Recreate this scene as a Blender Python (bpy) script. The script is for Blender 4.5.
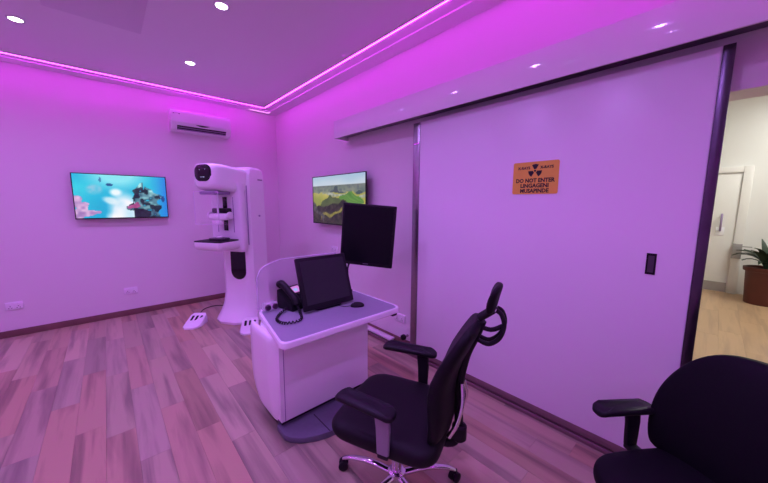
import bpy, bmesh, math, random
from mathutils import Vector, Matrix
random.seed(7)
for o in list(bpy.data.objects): bpy.data.objects.remove(o)
S = bpy.context.scene
COL = S.collection
PI = math.pi
R = math.radians

# ------------------------------------------------------------------ camera
CAM = Vector((-2.224, -5.1655, 1.5))
YAW, PITCH, ROLL, FPX = 0.7385, 0.1259, 0.0055, 303.75
fw = Vector((math.sin(YAW)*math.cos(PITCH), math.cos(YAW)*math.cos(PITCH), -math.sin(PITCH)))
rt = Vector((math.cos(YAW), -math.sin(YAW), 0)); up = rt.cross(fw)
r2 = rt*math.cos(ROLL)+up*math.sin(ROLL); u2 = -rt*math.sin(ROLL)+up*math.cos(ROLL)
cd = bpy.data.cameras.new('camera'); cam = bpy.data.objects.new('camera', cd); COL.objects.link(cam)
cd.sensor_width = 36; cd.sensor_fit = 'HORIZONTAL'; cd.lens = FPX/768*36; cd.clip_start = 0.02
M3 = Matrix((r2, u2, -fw)).transposed()
cam.matrix_world = Matrix.Translation(CAM) @ M3.to_4x4()
S.camera = cam

# ------------------------------------------------------------------ world, exposure
w = bpy.data.worlds.new('world'); S.world = w; w.use_nodes = True
w.node_tree.nodes['Background'].inputs[0].default_value = (0.02, 0.02, 0.025, 1)
w.node_tree.nodes['Background'].inputs[1].default_value = 0.3
S.view_settings.view_transform = 'Standard'; S.view_settings.look = 'None'
S.view_settings.gamma = 1; S.view_settings.use_curve_mapping = False
S.view_settings.exposure = 0.0
LED_COL, LED_STR = (0.80, 0.004, 1.0), 15.4
SPOT_W, SPOT_COL = 49.0, (0.50, 0.235, 1.0)
HALL_STR = 43.0

# ------------------------------------------------------------------ materials
MATS = {}
def mat(name, col, rough=0.5, metal=0.0, spec=0.5, noise=0.0, nscale=20.0, bump=0.0, bscale=200.0, alpha=1.0,
        trans=0.0, ior=1.45, coat=0.0, emit=None, estr=0.0):
    if name in MATS: return MATS[name]
    m = bpy.data.materials.new(name); m.use_nodes = True
    nt = m.node_tree; b = nt.nodes['Principled BSDF']
    b.inputs['Base Color'].default_value = (*col, 1)
    b.inputs['Roughness'].default_value = rough; b.inputs['Metallic'].default_value = metal
    b.inputs['Specular IOR Level'].default_value = spec
    b.inputs['Alpha'].default_value = alpha; b.inputs['Transmission Weight'].default_value = trans
    b.inputs['IOR'].default_value = ior; b.inputs['Coat Weight'].default_value = coat
    if emit:
        b.inputs['Emission Color'].default_value = (*emit, 1); b.inputs['Emission Strength'].default_value = estr
    tc = None
    if noise or bump: tc = nt.nodes.new('ShaderNodeTexCoord')
    if noise:
        n = nt.nodes.new('ShaderNodeTexNoise'); n.inputs['Scale'].default_value = nscale; n.inputs['Detail'].default_value = 4
        nt.links.new(tc.outputs['Object'], n.inputs['Vector'])
        mx = nt.nodes.new('ShaderNodeMix'); mx.data_type = 'RGBA'
        mx.inputs[6].default_value = (*[c*(1-noise) for c in col], 1)
        mx.inputs[7].default_value = (*[min(1, c*(1+noise)) for c in col], 1)
        nt.links.new(n.outputs[0], mx.inputs[0]); nt.links.new(mx.outputs[2], b.inputs['Base Color'])
    if bump:
        n = nt.nodes.new('ShaderNodeTexNoise'); n.inputs['Scale'].default_value = bscale; n.inputs['Detail'].default_value = 3
        nt.links.new(tc.outputs['Object'], n.inputs['Vector'])
        bp = nt.nodes.new('ShaderNodeBump'); bp.inputs['Strength'].default_value = bump; bp.inputs['Distance'].default_value = 0.002
        nt.links.new(n.outputs[0], bp.inputs['Height']); nt.links.new(bp.outputs[0], b.inputs['Normal'])
    MATS[name] = m
    return m

def wood(name, cols, scale=(14, 0.9, 1), rough=0.4, streak=0.5):
    """per-plank tone from Object Info random, long grain along the plank's Y"""
    m = bpy.data.materials.new(name); m.use_nodes = True; nt = m.node_tree; L = nt.links.new
    b = nt.nodes['Principled BSDF']; b.inputs['Roughness'].default_value = rough
    b.inputs['Specular IOR Level'].default_value = 0.35
    tc = nt.nodes.new('ShaderNodeTexCoord'); oi = nt.nodes.new('ShaderNodeObjectInfo')
    mp = nt.nodes.new('ShaderNodeMapping'); mp.inputs['Scale'].default_value = scale
    L(tc.outputs['Object'], mp.inputs['Vector'])
    mul = nt.nodes.new('ShaderNodeMath'); mul.operation = 'MULTIPLY'; mul.inputs[1].default_value = 91.7
    L(oi.outputs['Random'], mul.inputs[0])
    cb = nt.nodes.new('ShaderNodeCombineXYZ'); L(mul.outputs[0], cb.inputs[0]); L(mul.outputs[0], cb.inputs[1])
    L(cb.outputs[0], mp.inputs['Location'])
    n1 = nt.nodes.new('ShaderNodeTexNoise'); n1.inputs['Scale'].default_value = 1.0; n1.inputs['Detail'].default_value = 5
    n1.inputs['Distortion'].default_value = 0.35
    L(mp.outputs[0], n1.inputs['Vector'])
    r1 = nt.nodes.new('ShaderNodeValToRGB')
    r1.color_ramp.elements[0].position = 0.0; r1.color_ramp.elements[0].color = (*cols[0], 1)
    r1.color_ramp.elements[1].position = 1.0; r1.color_ramp.elements[1].color = (*cols[-1], 1)
    for i, c in enumerate(cols[1:-1]):
        e = r1.color_ramp.elements.new((i+1)/(len(cols)-1)); e.color = (*c, 1)
    L(oi.outputs['Random'], r1.inputs[0])
    r2_ = nt.nodes.new('ShaderNodeValToRGB')
    r2_.color_ramp.elements[0].position = 0.33; r2_.color_ramp.elements[0].color = (1-streak, 1-streak, 1-streak*0.9, 1)
    r2_.color_ramp.elements[1].position = 0.52; r2_.color_ramp.elements[1].color = (1, 1, 1, 1)
    L(n1.outputs[0], r2_.inputs[0])
    mx = nt.nodes.new('ShaderNodeMix'); mx.data_type = 'RGBA'; mx.blend_type = 'MULTIPLY'; mx.inputs[0].default_value = 1
    L(r1.outputs[0], mx.inputs[6]); L(r2_.outputs[0], mx.inputs[7]); L(mx.outputs[2], b.inputs['Base Color'])
    bp = nt.nodes.new('ShaderNodeBump'); bp.inputs['Strength'].default_value = 0.08; bp.inputs['Distance'].default_value = 0.002
    L(n1.outputs[0], bp.inputs['Height']); L(bp.outputs[0], b.inputs['Normal'])
    return m

M_wall = mat('wall_paint', (0.83, 0.80, 0.79), 0.6, bump=0.15, bscale=120)
M_ceil = mat('ceiling_paint', (0.86, 0.85, 0.87), 0.55, bump=0.06, bscale=60)
M_hatch = mat('hatch_paint', (0.74, 0.72, 0.76), 0.6, noise=0.02)
M_hwall = mat('hall_paint', (0.80, 0.79, 0.76), 0.6, bump=0.1, bscale=90)
M_hceil = mat('hall_ceiling', (0.8, 0.8, 0.78), 0.7, bump=0.05)
M_plank = wood('room_planks', [(0.39, 0.30, 0.165), (0.51, 0.43, 0.25), (0.34, 0.31, 0.20), (0.55, 0.48, 0.29), (0.41, 0.36, 0.24), (0.47, 0.34, 0.19), (0.45, 0.35, 0.22)],
               (11, 0.8, 1), 0.42, 0.45)
M_hplank = wood('hall_planks', [(0.43, 0.27, 0.16), (0.53, 0.34, 0.20), (0.46, 0.29, 0.17)], (14, 1.0, 1), 0.35, 0.2)
M_sub = mat('subfloor', (0.07, 0.045, 0.035), 0.8, noise=0.1)
M_skirt = mat('skirting_wood', (0.20, 0.11, 0.09), 0.5, noise=0.25, nscale=8)
M_door = mat('door_white', (0.86, 0.84, 0.88), 0.32, bump=0.04, bscale=15)
M_pelmet = mat('pelmet_gloss', (0.92, 0.91, 0.93), 0.09, coat=0.3, bump=0.03, bscale=6)
M_steel = mat('brushed_steel', (0.34, 0.31, 0.34), 0.3, 1.0, noise=0.12, nscale=30)
M_dsteel = mat('dark_steel', (0.10, 0.08, 0.11), 0.28, 0.9, noise=0.3, nscale=10)
M_track = mat('track_metal', (0.23, 0.15, 0.15), 0.4, 0.35, noise=0.15, nscale=12)
M_white = mat('white_plastic', (0.92, 0.92, 0.93), 0.25, bump=0.02, bscale=80)
M_white2 = mat('white_panel', (0.90, 0.88, 0.92), 0.35, bump=0.02, bscale=80)
M_lilac = mat('lilac_accent', (0.33, 0.24, 0.42), 0.4, noise=0.03)
M_grey = mat('grey_laminate', (0.29, 0.30, 0.35), 0.45, noise=0.06, nscale=60)
M_rim = mat('light_rim', (0.9, 0.88, 0.94), 0.25, noise=0.01)
M_foot = mat('foot_grey', (0.13, 0.13, 0.17), 0.55, noise=0.1, nscale=40)
M_black = mat('black_plastic', (0.012, 0.012, 0.014), 0.45, spec=0.25, bump=0.05, bscale=300)
M_gloss = mat('black_gloss', (0.006, 0.006, 0.009), 0.12, noise=0.1)
M_screen = mat('screen_off', (0.006, 0.006, 0.009), 0.3, spec=0.2, noise=0.1)
M_screen2 = mat('screen_grey', (0.030, 0.032, 0.036), 0.4, spec=0.25, noise=0.06)
M_fabric = mat('black_fabric', (0.007, 0.0072, 0.009), 0.62, noise=0.3, nscale=150, bump=0.35, bscale=600, spec=0.15)
M_leather = mat('black_leather', (0.008, 0.008, 0.009), 0.52, noise=0.25, nscale=90, bump=0.25, bscale=350, spec=0.2)
M_chrome = mat('chrome', (0.75, 0.74, 0.77), 0.12, 1.0, noise=0.03)
M_glass = mat('clear_glass', (0.93, 0.90, 0.97), 0.04, alpha=0.30, spec=0.6, noise=0.005)
M_acryl = mat('clear_acrylic', (0.9, 0.86, 0.96), 0.06, alpha=0.045, spec=0.5, noise=0.005)
M_edge = mat('glass_edge', (0.88, 0.82, 0.97), 0.2, alpha=0.75, noise=0.01)
M_orange = mat('sign_orange', (0.85, 0.56, 0.07), 0.45, noise=0.06, nscale=25)
M_ink = mat('sign_ink', (0.012, 0.010, 0.010), 0.5, noise=0.1)
M_pot = mat('terracotta', (0.095, 0.018, 0.012), 0.5, noise=0.2, nscale=9)
M_soil = mat('soil', (0.035, 0.022, 0.015), 0.95, noise=0.4, nscale=80, bump=0.8, bscale=90)
M_leaf = mat('leaf', (0.03, 0.05, 0.03), 0.45, noise=0.4, nscale=14)
M_cream = mat('hall_door_paint', (0.80, 0.78, 0.74), 0.4, noise=0.02)
M_gplate = mat('grey_plate', (0.36, 0.35, 0.33), 0.4, 0.5, noise=0.1)
M_led = mat('led_diffuser', (0.9, 0.8, 0.95), 0.4, emit=LED_COL, estr=LED_STR)
M_core = mat('led_core', (0.9, 0.85, 0.95), 0.4, emit=(0.80, 0.048, 1.0), estr=15.4)
M_rim_led = mat('led_corner', (0.9, 0.8, 0.95), 0.4, emit=(1.0, 0.35, 1.0), estr=1.3)
M_lamp = mat('lamp_lens', (0.95, 0.95, 0.95), 0.3, emit=(0.97, 0.93, 1.0), estr=16.0)
M_hlamp = mat('hall_lamp', (0.95, 0.95, 0.95), 0.3, emit=(0.98, 1.0, 0.95), estr=HALL_STR)
M_phone = mat('phone_screen', (0.1, 0.1, 0.1), 0.3, emit=(0.75, 0.25, 0.8), estr=0.8)
M_phone2 = mat('phone_screen_blue', (0.1, 0.1, 0.1), 0.3, emit=(0.3, 0.5, 0.9), estr=0.9)
M_knob = mat('dark_knob', (0.05, 0.02, 0.05), 0.3, noise=0.1)
M_mark = mat('grey_print', (0.25, 0.22, 0.28), 0.5, noise=0.05)

def vcol_emit(name, strength):
    m = bpy.data.materials.new(name); m.use_nodes = True; nt = m.node_tree
    b = nt.nodes['Principled BSDF']; b.inputs['Base Color'].default_value = (0.01, 0.01, 0.01, 1); b.inputs['Roughness'].default_value = 0.25
    a = nt.nodes.new('ShaderNodeVertexColor'); a.layer_name = 'picture'
    nt.links.new(a.outputs[0], b.inputs['Emission Color']); b.inputs['Emission Strength'].default_value = strength
    return m
M_tv = vcol_emit('tv_picture', 1.0)

# ------------------------------------------------------------------ mesh helpers
def add_box(bm, lo, hi, bevel=0.0, seg=2, mtx=None):
    vs = bmesh.ops.create_cube(bm, size=1)['verts']
    c = [(a+b)/2 for a, b in zip(lo, hi)]; s = [b-a for a, b in zip(lo, hi)]
    for v in vs: v.co = Vector((c[0]+v.co.x*s[0], c[1]+v.co.y*s[1], c[2]+v.co.z*s[2]))
    if bevel:
        es = list({e for v in vs for e in v.link_edges})
        r = bmesh.ops.bevel(bm, geom=es, offset=bevel, segments=seg, profile=0.5, affect='EDGES')
        vs = list({v for f in r['faces'] for v in f.verts} | {v for v in vs if v.is_valid})
    if mtx is not None: bmesh.ops.transform(bm, matrix=mtx, verts=[v for v in vs if v.is_valid])
    return vs
def add_prism(bm, pts, z0, z1, bevel=0.0, seg=2, mtx=None):
    """polygon pts (x,y) extruded z0..z1"""
    lo = [bm.verts.new((x, y, z0)) for x, y in pts]; hi = [bm.verts.new((x, y, z1)) for x, y in pts]
    n = len(pts); fs = [bm.faces.new(lo[::-1]), bm.faces.new(hi)]
    for i in range(n): fs.append(bm.faces.new((lo[i], lo[(i+1) % n], hi[(i+1) % n], hi[i])))
    vs = lo+hi
    if bevel:
        es = list(fs[0].edges)+list(fs[1].edges)
        r = bmesh.ops.bevel(bm, geom=es, offset=bevel, segments=seg, profile=0.5, affect='EDGES')
        vs = list({v for f in r['faces'] for v in f.verts} | {v for v in vs if v.is_valid})
    if mtx is not None: bmesh.ops.transform(bm, matrix=mtx, verts=vs)
    return vs
def add_tube(bm, path, rad, n=10, closed=False, caps=True, squash=1.0):
    P_ = [Vector(p) for p in path]; rings = []; N = len(P_); prev = None
    for i, p in enumerate(P_):
        a = P_[(i-1) % N] if (closed or i > 0) else p; b = P_[(i+1) % N] if (closed or i < N-1) else p
        t = (b-a).normalized()
        if prev is None:
            q = Vector((0, 0, 1)) if abs(t.z) < 0.9 else Vector((1, 0, 0)); u = t.cross(q).normalized()
        else: u = (prev-t*prev.dot(t)).normalized()
        prev = u; v = t.cross(u)
        r = rad[i] if isinstance(rad, (list, tuple)) else rad
        rings.append([bm.verts.new(p+(u*math.cos(2*PI*k/n)+v*math.sin(2*PI*k/n)*squash)*r) for k in range(n)])
    for i in range(N if closed else N-1):
        A, B = rings[i], rings[(i+1) % N]
        for k in range(n): bm.faces.new((A[k], A[(k+1) % n], B[(k+1) % n], B[k]))
    if caps and not closed: bm.faces.new(rings[0][::-1]); bm.faces.new(rings[-1])
def add_lathe(bm, prof, n=24, mtx=None, cap=True):
    """prof (r,z) list revolved about Z"""
    rings = [[bm.verts.new((r*math.cos(2*PI*k/n), r*math.sin(2*PI*k/n), z)) for k in range(n)] for r, z in prof]
    for A, B in zip(rings, rings[1:]):
        for k in range(n): bm.faces.new((A[k], A[(k+1) % n], B[(k+1) % n], B[k]))
    if cap: bm.faces.new(rings[0][::-1]); bm.faces.new(rings[-1])
    vs = [v for r in rings for v in r]
    if mtx is not None: bmesh.ops.transform(bm, matrix=mtx, verts=vs)
    return vs
def add_loft(bm, sections, caps=True, mtx=None):
    rings = [[bm.verts.new(p) for p in s] for s in sections]; n = len(rings[0])
    for A, B in zip(rings, rings[1:]):
        for k in range(n): bm.faces.new((A[k], A[(k+1) % n], B[(k+1) % n], B[k]))
    if caps: bm.faces.new(rings[0][::-1]); bm.faces.new(rings[-1])
    vs = [v for r in rings for v in r]
    if mtx is not None: bmesh.ops.transform(bm, matrix=mtx, verts=vs)
    return vs
def rrect(w, h, r, n=4, cx=0, cy=0):
    pts = []
    for sx, sy, a0 in ((1, 1, 0), (-1, 1, 90), (-1, -1, 180), (1, -1, 270)):
        for k in range(n+1):
            a = R(a0+90*k/n); pts.append((cx+sx*(w/2-r)+r*math.cos(a), cy+sy*(h/2-r)+r*math.sin(a)))
    return pts
def spline(pts, n=8, closed=False):
    P_ = [Vector(p) for p in pts]; out = []; N = len(P_)
    for i in range(N if closed else N-1):
        if closed: p0, p1, p2, p3 = P_[i-1], P_[i], P_[(i+1) % N], P_[(i+2) % N]
        else: p0, p1, p2, p3 = P_[max(i-1, 0)], P_[i], P_[i+1], P_[min(i+2, N-1)]
        for k in range(n):
            t = k/n
            out.append(0.5*((2*p1)+(p2-p0)*t+(2*p0-5*p1+4*p2-p3)*t*t+(3*p1-p0-3*p2+p3)*t**3))
    if not closed: out.append(P_[-1])
    return out
def obj(name, bm, m, parent=None, smooth=True, ang=40):
    bmesh.ops.recalc_face_normals(bm, faces=bm.faces[:])
    me = bpy.data.meshes.new(name); bm.to_mesh(me); bm.free()
    me.materials.append(m)
    if smooth:
        for p in me.polygons: p.use_smooth = True
        try: me.set_sharp_from_angle(angle=R(ang))
        except Exception: pass
    o = bpy.data.objects.new(name, me); COL.objects.link(o)
    if parent is not None: o.parent = parent
    return o
def NB(): return bmesh.new()
def box(name, lo, hi, m, parent=None, bevel=0.0, seg=2):
    bm = NB(); add_box(bm, lo, hi, bevel, seg); return obj(name, bm, m, parent)
def prism(name, pts, z0, z1, m, parent=None, bevel=0.0, mtx=None, seg=2):
    bm = NB(); add_prism(bm, pts, z0, z1, bevel, seg, mtx); return obj(name, bm, m, parent)
def tube(name, path, rad, m, parent=None, n=10, closed=False, squash=1.0):
    bm = NB(); add_tube(bm, path, rad, n, closed, True, squash); return obj(name, bm, m, parent, ang=60)
def lathe(name, prof, m, parent=None, n=24, mtx=None):
    bm = NB(); add_lathe(bm, prof, n, mtx); return obj(name, bm, m, parent)
def tag(o, label, cat, group=None):
    o['label'] = label; o['category'] = cat
    if group: o['group'] = group
    return o
def thing(name, label, cat, loc=(0, 0, 0), rz=0, group=None):
    o = bpy.data.objects.new(name, None); COL.objects.link(o); o.empty_display_size = 0.1
    o.location = loc; o.rotation_euler = (0, 0, rz); return tag(o, label, cat, group)
def struct(o): o['kind'] = 'structure'; return o
def subsurf(o, lv=2):
    m = o.modifiers.new('subdivision', 'SUBSURF'); m.levels = lv; m.render_levels = lv; return o
RX = lambda a: Matrix.Rotation(a, 4, 'X')
RY = lambda a: Matrix.Rotation(a, 4, 'Y')
RZ = lambda a: Matrix.Rotation(a, 4, 'Z')
T = lambda x, y, z: Matrix.Translation((x, y, z))
# a frame whose prism plane (x,y) stands upright: local x -> world X, local y -> world Z, extrusion -> world -Y
UP_XZ = Matrix(((1, 0, 0, 0), (0, 0, -1, 0), (0, 1, 0, 0), (0, 0, 0, 1)))
# local x -> world Y(-), local y -> world Z, extrusion -> world -X   (faces -X)
UP_YZ = Matrix(((0, 0, -1, 0), (-1, 0, 0, 0), (0, 1, 0, 0), (0, 0, 0, 1)))

# ------------------------------------------------------------------ room shell
H, XL, YB = 2.95, -4.4, -8.0          # ceiling height, far-left wall, wall behind the camera
INS = 0.31                            # LED line inset from the walls
OY0, OY1, OZ = -4.98, -6.75, 2.03     # doorway in the right-hand wall
struct(box('wall_back', (XL-0.2, 0, -0.05), (0.2, 0.2, H+0.1), M_wall))
struct(box('wall_left', (XL-0.2, YB, -0.05), (XL, 0, H+0.1), M_wall))
struct(box('wall_front', (XL-0.2, YB-0.2, -0.05), (0.2, YB, H+0.1), M_wall))
bm = NB()
add_box(bm, (0, OY0, -0.05), (0.2, 0, H+0.1)); add_box(bm, (0, YB, -0.05), (0.2, OY1, H+0.1)); add_box(bm, (0, OY1, OZ), (0.2, OY0, H+0.1))
struct(obj('wall_right', bm, M_wall))
struct(box('ceiling', (XL, YB, H), (0, 0, H+0.1), M_ceil))
floor = struct(box('floor', (XL, YB, -0.05), (0.0, 0, -0.011), M_sub))
def planks(parent, x0, x1, y0, y1, wd, ln, m, along='y'):
    cache = {}
    i = 0; x = x0
    while x < x1-1e-4:
        wx = min(wd, x1-x); off = -((i*0.37*ln+random.random()*0.25) % ln); y = y0+off
        while y < y1-1e-4:
            a, b = max(y, y0), min(y+ln, y1)
            if b-a > 0.02:
                key = (round(wx, 3), round(b-a, 3))
                if key not in cache:
                    bmm = NB(); add_box(bmm, (-wx/2+0.0003, -(b-a)/2+0.0003, -0.0108), (wx/2-0.0003, (b-a)/2-0.0003, 0), 0.0007, 1)
                    me = bpy.data.meshes.new('plank'); bmesh.ops.recalc_face_normals(bmm, faces=bmm.faces[:]); bmm.to_mesh(me); bmm.free(); me.materials.append(m); cache[key] = me
                o = bpy.data.objects.new('plank', cache[key]); COL.objects.link(o); o.parent = parent
                if along == 'y': o.location = (x+wx/2, (a+b)/2, 0)
                else: o.location = ((a+b)/2, x+wx/2, 0); o.rotation_euler = (0, 0, PI/2)
            y += ln
        x += wd; i += 1
planks(floor, XL, 0.0, YB, 0.0, 0.147, 0.92, M_plank)
box('threshold_strip', (0.0, OY1, -0.03), (0.2, OY0, 0.001), M_track, floor)
# skirting boards
struct(box('baseboard_back', (XL, -0.014, 0), (0, 0, 0.075), M_skirt, None, 0.003))
struct(box('baseboard_right', (-0.014, OY0, 0), (0, -0.014, 0.075), M_skirt, None, 0.003))
struct(box('baseboard_left', (XL, YB, 0), (XL+0.014, -0.014, 0.075), M_skirt, None, 0.003))
# ceiling border: slightly proud cornice band between the LED line and the walls
bm = NB()
for lo, hi in (((XL, -0.16, H-0.012), (0, 0, H)), ((-0.16, YB, H-0.012), (0, -0.16, H)), ((XL, YB, H-0.012), (XL+0.16, -0.16, H)), ((XL+0.16, YB, H-0.012), (-0.16, YB+0.16, H))):
    add_box(bm, lo, hi)
struct(obj('trim_1', bm, M_ceil))

# LED line: an aluminium profile carrying a diffuser that leans to the wall
def led(p0, p1, outward, label):
    t = thing('led_strip', label, 'led strip', ((p0[0]+p1[0])/2, (p0[1]+p1[1])/2, H), 0, 'LED lines around the ceiling')
    p0, p1 = Vector((*p0, 0)), Vector((*p1, 0)); c = (p0+p1)/2; d = (p1-p0).normalized(); o = Vector((*outward, 0))
    L = (p1-p0).length/2
    prof_c = [(-0.004, 0), (-0.004, -0.0125), (0.000, -0.0125), (0.000, 0)]
    prof_d = [(0.0002, -0.0005), (0.0002, -0.011), (0.012, -0.0112), (0.023, -0.010), (0.025, -0.007), (0.0255, -0.0005)]
    for nm, prof, m in (('profile', prof_c, M_white2), ('diffuser', prof_d, M_led), ('lit_core', [(0.007, -0.0113), (0.007, -0.0135), (0.016, -0.0135), (0.016, -0.0113)], M_core)):
        bm = NB()
        add_loft(bm, [[d*s*L+o*a+Vector((0, 0, z)) for a, z in prof] for s in (-1, 1)])
        obj(nm, bm, m, t, smooth=False)
led((XL+INS, -INS), (-INS, -INS), (0, 1), 'glowing violet LED line along the ceiling above the air conditioner')
led((-INS, -INS), (-INS, YB+INS), (1, 0), 'glowing violet LED line along the ceiling above the sliding door')
led((-INS, YB+INS), (XL+INS, YB+INS), (0, -1), 'violet LED line at the ceiling end opposite the air conditioner')
led((XL+INS, YB+INS), (XL+INS, -INS), (-1, 0), 'violet LED line on the ceiling side opposite the sliding door')
bm = NB(); add_box(bm, (-0.46, -0.105, H-0.02), (-0.15, -0.093, H-0.012)); add_box(bm, (-0.162, -0.15, H-0.02), (-0.15, -0.105, H-0.012))
tag(obj('corner_led', bm, M_rim_led, None, False), 'short second LED piece in the ceiling corner', 'led strip')

# ceiling hatch
t = thing('ceiling_hatch', 'slightly darker square access panel in the ceiling', 'hatch', (-2.17, -1.95, H))
box('panel', (-0.29, -0.32, -0.006), (0.29, 0.32, 0), M_hatch, t, 0.002)

# downlights
DL = [(-2.64, -1.22, 'white round ceiling downlight nearest the left edge of the photo'),
      (-1.45, -1.28, 'white round ceiling downlight in front of the air conditioner'),
      (-1.47, -2.53, 'white round ceiling downlight at the top edge above the mammography machine')]
hidden = [(-2.64, -2.53), (-1.45, -3.70), (-2.64, -3.70), (-1.45, -4.75), (-2.64, -4.75), (-3.75, -1.22), (-3.75, -3.8), (-1.45, -6.4), (-2.64, -6.4)]
for x, y in hidden: DL.append((x, y, 'white round ceiling downlight outside the view'))
for i, (x, y, lb) in enumerate(DL):
    t = thing('downlight', lb, 'downlight', (x, y, H), 0, 'ceiling downlights')
    lathe('bezel', [(0.052, 0), (0.050, -0.006), (0.041, -0.007), (0.040, 0.0)], M_white, t, 24)
    lathe('lens', [(0.039, -0.0005), (0.039, -0.005), (0.001, -0.005)], M_lamp, t, 24)
    ld = bpy.data.lights.new('downlight_lamp', 'SPOT'); ld.energy = SPOT_W; ld.color = SPOT_COL; ld.spot_size = R(165); ld.spot_blend = 1.0; ld.shadow_soft_size = 0.03
    lo = bpy.data.objects.new('downlight_lamp', ld); COL.objects.link(lo); lo.parent = t; lo.location = (0, 0, -0.012)

# ------------------------------------------------------------------ hall beyond the doorway
HX, HY0, HY1, HH = 5.6, -3.9, -9.2, 3.3
hf = struct(box('floor_hall', (0.2, HY1, -0.05), (HX, HY0, -0.011), M_sub))
planks(hf, HY1, HY0, 0.2, HX, 0.186, 1.22, M_hplank, 'x')
struct(box('wall_hall_far', (HX, HY1, -0.05), (HX+0.2, HY0, HH+0.1), M_hwall))
struct(box('wall_hall_side', (0.2, HY0, -0.05), (HX+0.2, HY0+0.2, HH+0.1), M_hwall))
struct(box('wall_hall_end', (0.2, HY1-0.2, -0.05), (HX+0.2, HY1, HH+0.1), M_hwall))
struct(box('ceiling_hall', (0.2, HY1, HH), (HX, HY0, HH+0.1), M_hceil))
for k, (x, y) in enumerate(((2.6, -6.4), (4.5, -6.4))):
    t = thing('ceiling_panel_light', ('square light panel in the hall ceiling by the doorway', 'square light panel in the hall ceiling by the potted plant')[k], 'ceiling light', (x, y, HH))
    box('frame', (-0.32, -0.32, -0.02), (0.32, 0.32, 0), M_white, t, 0.003)
    box('diffuser', (-0.29, -0.29, -0.024), (0.29, 0.29, -0.0205), M_hlamp, t)
# hall door
d2 = struct(box('door_2', (HX-0.035, -5.37, 0.005), (HX-0.001, -4.5, 2.03), M_cream, None, 0.003))
fr = NB(); add_box(fr, (HX-0.06, -5.48, 0), (HX, -5.372, 2.13), 0.006); add_box(fr, (HX-0.06, -4.5, 0), (HX, -4.4, 2.13), 0.006); add_box(fr, (HX-0.06, -5.372, 2.033), (HX, -4.5, 2.13), 0.006)
obj('door_frame', fr, M_cream, d2)
box('kick_plate', (HX-0.040, -5.36, 0.01), (HX-0.0355, -4.51, 0.17), M_gplate, d2)
box('handle_plate', (HX-0.042, -5.25, 0.98), (HX-0.0355, -5.15, 1.12), M_white, d2, 0.002)
tube('pull_handle', [(HX-0.036, -5.2, 1.06), (HX-0.09, -5.2, 1.07), (HX-0.10, -5.2, 1.2), (HX-0.09, -5.2, 1.33), (HX-0.036, -5.2, 1.34)], 0.014, M_lilac, d2)
t = thing('wall_box', 'small grey metal box on the hall door frame beside the plant', 'box', (HX-0.061, -5.42, 0.61))
box('cover', (-0.06, -0.055, 0), (0, 0.055, 0.25), M_gplate, t, 0.006)
box('lever', (-0.045, -0.16, 0.2), (-0.025, -0.05, 0.215), M_gplate, t, 0.003)
# plant
PX, PY = 5.07, -5.72
t = thing('potted_plant', 'leafy green plant in a tall red-brown pot in the hall', 'plant', (PX, PY, 0))
lathe('pot', [(0.165, 0), (0.175, 0.01), (0.20, 0.50), (0.225, 0.505), (0.23, 0.56), (0.21, 0.565), (0.20, 0.53), (0.02, 0.52)], M_pot, t, 28)
lathe('soil', [(0.19, 0.522), (0.12, 0.538), (0.01, 0.545)], M_soil, t, 20)
rl = random.Random(3)
for k in range(40):
    a = rl.random()*2*PI; tilt = 0.35+rl.random()*0.95; ln = 0.20+rl.random()*0.22; wd = 0.030+rl.random()*0.02
    d = Vector((math.cos(a), math.sin(a), 0)); side = Vector((-math.sin(a), math.cos(a), 0)); b0 = Vector((0, 0, 0.54))+d*0.03*rl.random()
    pts = []; p = b0.copy(); ang = tilt*0.25
    for s in range(7): pts.append(p.copy()); p = p+(d*math.sin(ang)+Vector((0, 0, math.cos(ang))))*ln*1.25/6; ang += tilt*0.32
    bm = NB(); wds = [0.006, 0.006, 0.03, wd, wd, wd*0.65, 0.004]; secs = []
    for q, wv in zip(pts, wds): secs.append([q-side*wv+Vector((0, 0, 0.008)), q+Vector((0, 0, -0.002)), q+side*wv+Vector((0, 0, 0.008)), q+Vector((0, 0, 0.004))])
    add_loft(bm, secs); obj('leaf', bm, M_leaf, t, ang=70)

# ------------------------------------------------------------------ sliding door, pelmet, track
DX0, DX1 = -0.095, -0.035
DY0, DY1, DZ = -3.30, -5.105, 2.215
d1 = struct(box('door_1', (DX0, DY1, 0.035), (DX1, DY0, DZ), M_door, None, 0.002))
box('edge_channel', (DX0-0.004, DY0+0.0005, 0.03), (DX1+0.004, DY0+0.078, DZ), M_steel, d1, 0.002)
box('edge_channel', (DX0-0.006, DY1-0.040, 0.03), (DX1+0.006, DY1-0.0005, DZ), M_dsteel, d1, 0.002)
box('edge_bracket', (DX0-0.010, DY0+0.006, 2.03), (DX0-0.0045, DY0+0.074, 2.038), M_chrome, d1)
box('bottom_rail', (DX0-0.003, DY1, 0.034), (DX1+0.003, DY0, 0.085), M_track, d1, 0.001)
# flush pull
fp = NB(); y0, y1, z0, z1 = -4.966, -4.925, 1.128, 1.242
add_box(fp, (DX0-0.004, y0, z0), (DX0+0.0, y0+0.008, z1)); add_box(fp, (DX0-0.004, y1-0.008, z0), (DX0, y1, z1))
add_box(fp, (DX0-0.004, y0+0.008, z0), (DX0, y1-0.008, z0+0.012)); add_box(fp, (DX0-0.004, y0+0.008, z1-0.012), (DX0, y1-0.008, z1))
hp = obj('flush_pull', fp, M_black, d1, False)
box('recess', (DX0-0.0015, y0+0.008, z0+0.012), (DX0-0.0002, y1-0.008, z1-0.012), M_dsteel, hp)
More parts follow.
